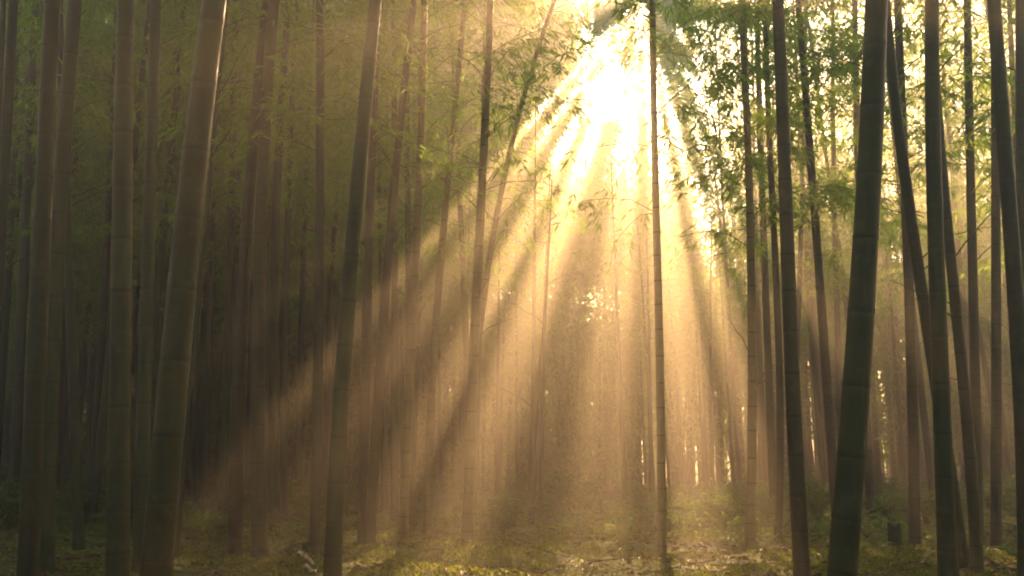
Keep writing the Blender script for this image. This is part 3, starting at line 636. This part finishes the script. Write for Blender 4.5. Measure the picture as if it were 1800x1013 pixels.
for k in range(70):
    side = rnd.random()
    px = rnd.uniform(1190, 1850) if side < .58 else (rnd.uniform(-40, 640) if side < .85 else rnd.uniform(640, 1190))
    py = rnd.uniform(872, 915)
    bush_items.append((put_plant('shrub', SH[rnd.randrange(4)], px, py, rnd.uniform(.8, 1.5), None, 'shrub'), px, 'far' if py < 893 else 'nearer'))
name_rows(bush_items, 'small dim bushes', 'small bushes between the bamboo feet')

# white blossoms on thin stalks
for px, py, h, lab in ((865, 940, .30, 'white blossom low on a thin stalk, left of the blossoming pair'), (893, 937, .40, 'white blossom on a tall thin stalk, middle one'), (905, 937, .385, 'white blossom on a thin stalk, right one')):
    p = on_ground(px, py); t = thing('wildflower', lab, 'flower', (p[0], p[1], float(terrain(p[0], p[1]))), 0, 'white blossoms behind the clearing')
    zz = np.linspace(0, 1, 6); v, f, _ = tube(np.column_stack([.03 * zz ** 2, 0 * zz, h * zz]), np.linspace(.003, .0015, 6), 5); link('stem', make_mesh('stem', v, f, [M_TWIG]), t)
    q = np.arange(6) / 6 * 6.28; D = unit(np.column_stack([np.cos(q), np.sin(q), 0 * q + .4])); B = np.tile([.03, 0, h], (6, 1))
    v, f, t_ = leaves(B, D, np.tile([0, 0, 1.], (6, 1)), np.full(6, .028), np.full(6, .02), np.full(6, .5)); link('petal', make_mesh('petal', v, f, [M_PETAL], tint=t_), t)

# ------------------------------------------------------------------ stumps, split wood, fallen branches
def stump(px, py, r, h, label):
    p = on_ground(px, py); t = thing('stump', label, 'stump', (p[0], p[1], float(terrain(p[0], p[1]))))
    rs = np.random.default_rng(int(px)); sd = 24
    th = np.arange(sd) / sd * 6.283; zz = np.array([-.05, 0, .03, .08, .5 * h, h * .92, h, h * .97, h * .95]); rr = np.array([1.7, 1.5, 1.25, 1.08, .98, .95, .86, .45, .02]) * r
    V = []
    for k, (z, q) in enumerate(zip(zz, rr)):
        wob = 1 + .10 * np.sin(3 * th + 1) + .07 * np.sin(7 * th + k * .3) + (.25 * np.maximum(0, np.sin(5 * th)) if z < .05 else 0)
        V.append(np.column_stack([np.cos(th) * q * wob, np.sin(th) * q * wob, z + (.02 * np.sin(2 * th + 2) * q / r if z > .6 * h else 0) + rs.normal(0, .002, sd)]))
    v = np.concatenate(V); i = np.arange(len(zz) - 1)[:, None] * sd; j = np.arange(sd)[None]
    f = np.stack([i + j, i + (j + 1) % sd, i + sd + (j + 1) % sd, i + sd + j], -1).reshape(-1, 4)
    link('trunk', make_mesh('trunk', v, f, [M_STUMP], smooth_=True), t)
    parts = []
    for a in (0.4, 2.2, 4.1, 5.3):
        tt = np.linspace(0, 1, 6); x_ = np.cos(a) * (r * .8 + tt * r * 2.4); y_ = np.sin(a) * (r * .8 + tt * r * 2.4); z_ = .05 * (1 - tt) - .01
        v, f, _ = tube(np.column_stack([x_, y_, z_]), np.linspace(r * .35, r * .08, 6), 8); parts.append((v, f))
    v, f = join(parts); link('root', make_mesh('root', v, f, [M_BARK], smooth_=True), t)
stump(1575, 962, .055, .24, 'small dark upright stump under a green fern between the right bamboos')
stump(546, 976, .065, .10, 'low dark stump hugging the straight bamboo left of the rim-lit one')

def lying(name, pts_px, r0, r1, mat, label, cat, lift=.02, side=0, parts_name='branch'):
    P = []
    for (a, b) in pts_px:
        q = on_ground(a, b); P.append([q[0], q[1], float(terrain(q[0], q[1])) + lift])
    P = np.array(P); o = P[0].copy(); tt = np.linspace(0, 1, len(P)); ts = np.linspace(0, 1, 14)
    Q = np.column_stack([np.interp(ts, tt, P[:, c]) for c in range(3)]) - o
    Q += np.random.default_rng(int(pts_px[0][0])).normal(0, r0 * .35, Q.shape)
    rad = np.linspace(r0, r1, 14) * (1 + .12 * np.sin(np.arange(14) * 2.1)); rad[0] *= .6; rad[-1] *= .5
    v, f, _ = tube(Q, rad, 10)
    # close both ends
    f = np.concatenate([f, [[0, 1, 2, 9], [2, 3, 8, 9], [3, 4, 7, 8], [4, 5, 6, 7]], np.array([[0, 1, 2, 9], [2, 3, 8, 9], [3, 4, 7, 8], [4, 5, 6, 7]]) + 130])
    ob = link(name, make_mesh(name, v, f, [mat], smooth_=True), loc=o); tag(ob, label, cat); return ob
lying('split_wood', [(526, 984), (538, 988), (552, 1000)], .016, .010, M_WOOD, 'bright splintered piece of wood on the moss left of the rim-lit bamboo', 'wood', .04)
lying('split_wood', [(537, 999), (546, 1005), (556, 1012)], .014, .008, M_WOOD, 'second shorter pale splinter just below the bright splintered piece', 'wood', .03)
lying('fallen_branch', [(395, 1003), (430, 990), (455, 978), (436, 968)], .008, .003, M_TWIG, 'bent pale dead branch on the litter below the swollen-foot pair', 'branch', .03)
lying('fallen_branch', [(405, 975), (440, 971), (480, 984), (500, 1000)], .007, .002, M_TWIG, 'thin crossing dead branch nearest the swollen-foot pair', 'branch', .03)
lying('fallen_branch', [(500, 972), (520, 968), (545, 963)], .014, .008, M_BARK, 'dark fallen branch reaching the low dark stump', 'branch', .03)
lying('fallen_branch', [(893, 960), (905, 974), (915, 985)], .010, .004, M_BARK, 'short dark stick poking up in the middle of the clearing', 'branch', .03)
lying('fallen_branch', [(940, 1008), (985, 998), (1010, 984)], .008, .003, M_TWIG, 'thin brown stick lying at the front of the clearing', 'branch', .03)
lying('fallen_log', [(1330, 958), (1370, 960), (1395, 966)], .035, .03, M_STUMP, 'mossy half-sunk log left of the mottled olive bamboo', 'log', .0)
lying('fallen_log', [(1015, 966), (1035, 962), (1062, 963)], .03, .025, M_BARK, 'dark half-sunk log in the clearing left of the golden-lit bamboo', 'log', .0)
lying('fallen_branch', [(1620, 1000), (1640, 985), (1700, 975)], .008, .004, M_TWIG, 'dry branch between the right dark bamboos', 'branch', .03)
def stone(px, py, r, label):
    rs = np.random.default_rng(int(px)); p = on_ground(px, py); nu, nv = 14, 9
    th = np.linspace(0, 6.283, nu, endpoint=False); ph = np.linspace(-1.5, 1.5, nv)
    T, Pp = np.meshgrid(th, ph); d = np.column_stack([(np.cos(Pp) * np.cos(T)).ravel(), (np.cos(Pp) * np.sin(T)).ravel(), np.sin(Pp).ravel()])
    w_ = 1 + .25 * (vnoise(d[:, 0] * 2 + px, d[:, 1] * 2 + d[:, 2] * 1.7) - .5); v = d * r * w_[:, None] * [1.2, .9, .55]
    i = np.arange(nv - 1)[:, None] * nu; j = np.arange(nu)[None]
    f = np.stack([i + j, i + (j + 1) % nu, i + nu + (j + 1) % nu, i + nu + j], -1).reshape(-1, 4)
    ob = link('stone', make_mesh('stone', v, f, [M_STONE]), loc=(p[0], p[1], float(terrain(p[0], p[1])) + r * .2)); ob.rotation_euler = (0, 0, rs.uniform(0, 6)); tag(ob, label, 'stone')
stone(1752, 1000, .030, 'pale sunlit stone below the brown bamboo near the right edge')
stone(1776, 1007, .024, 'smaller pale stone at the lower right corner, beside the bigger one')
stone(1740, 1008, .018, 'smallest pale stone, left of the two near the lower right corner')

# ------------------------------------------------------------------ the misty air
def box(name, lo, hi):
    v = np.array([[x, y, z] for x in (lo[0], hi[0]) for y in (lo[1], hi[1]) for z in (lo[2], hi[2])])
    f = np.array([[0, 1, 3, 2], [4, 6, 7, 5], [0, 4, 5, 1], [2, 3, 7, 6], [0, 2, 6, 4], [1, 5, 7, 3]])
    return v, f
m, n_, N, L = new_mat('misty_air'); out = N('ShaderNodeOutputMaterial'); pv = N('ShaderNodeVolumePrincipled')
pv.inputs['Color'].default_value = HAZE_COL; pv.inputs['Density'].default_value = HAZE_DENSITY; pv.inputs['Anisotropy'].default_value = HAZE_G
L(pv.outputs[0], out.inputs['Volume'])
v, f = box('haze', (-242, -42, -1.6), (242, 302, 18.6))
HZ = link('haze', make_mesh('haze', v, f, [m])); tag(HZ, 'golden morning mist filling the bamboo forest', 'haze', kind='stuff')
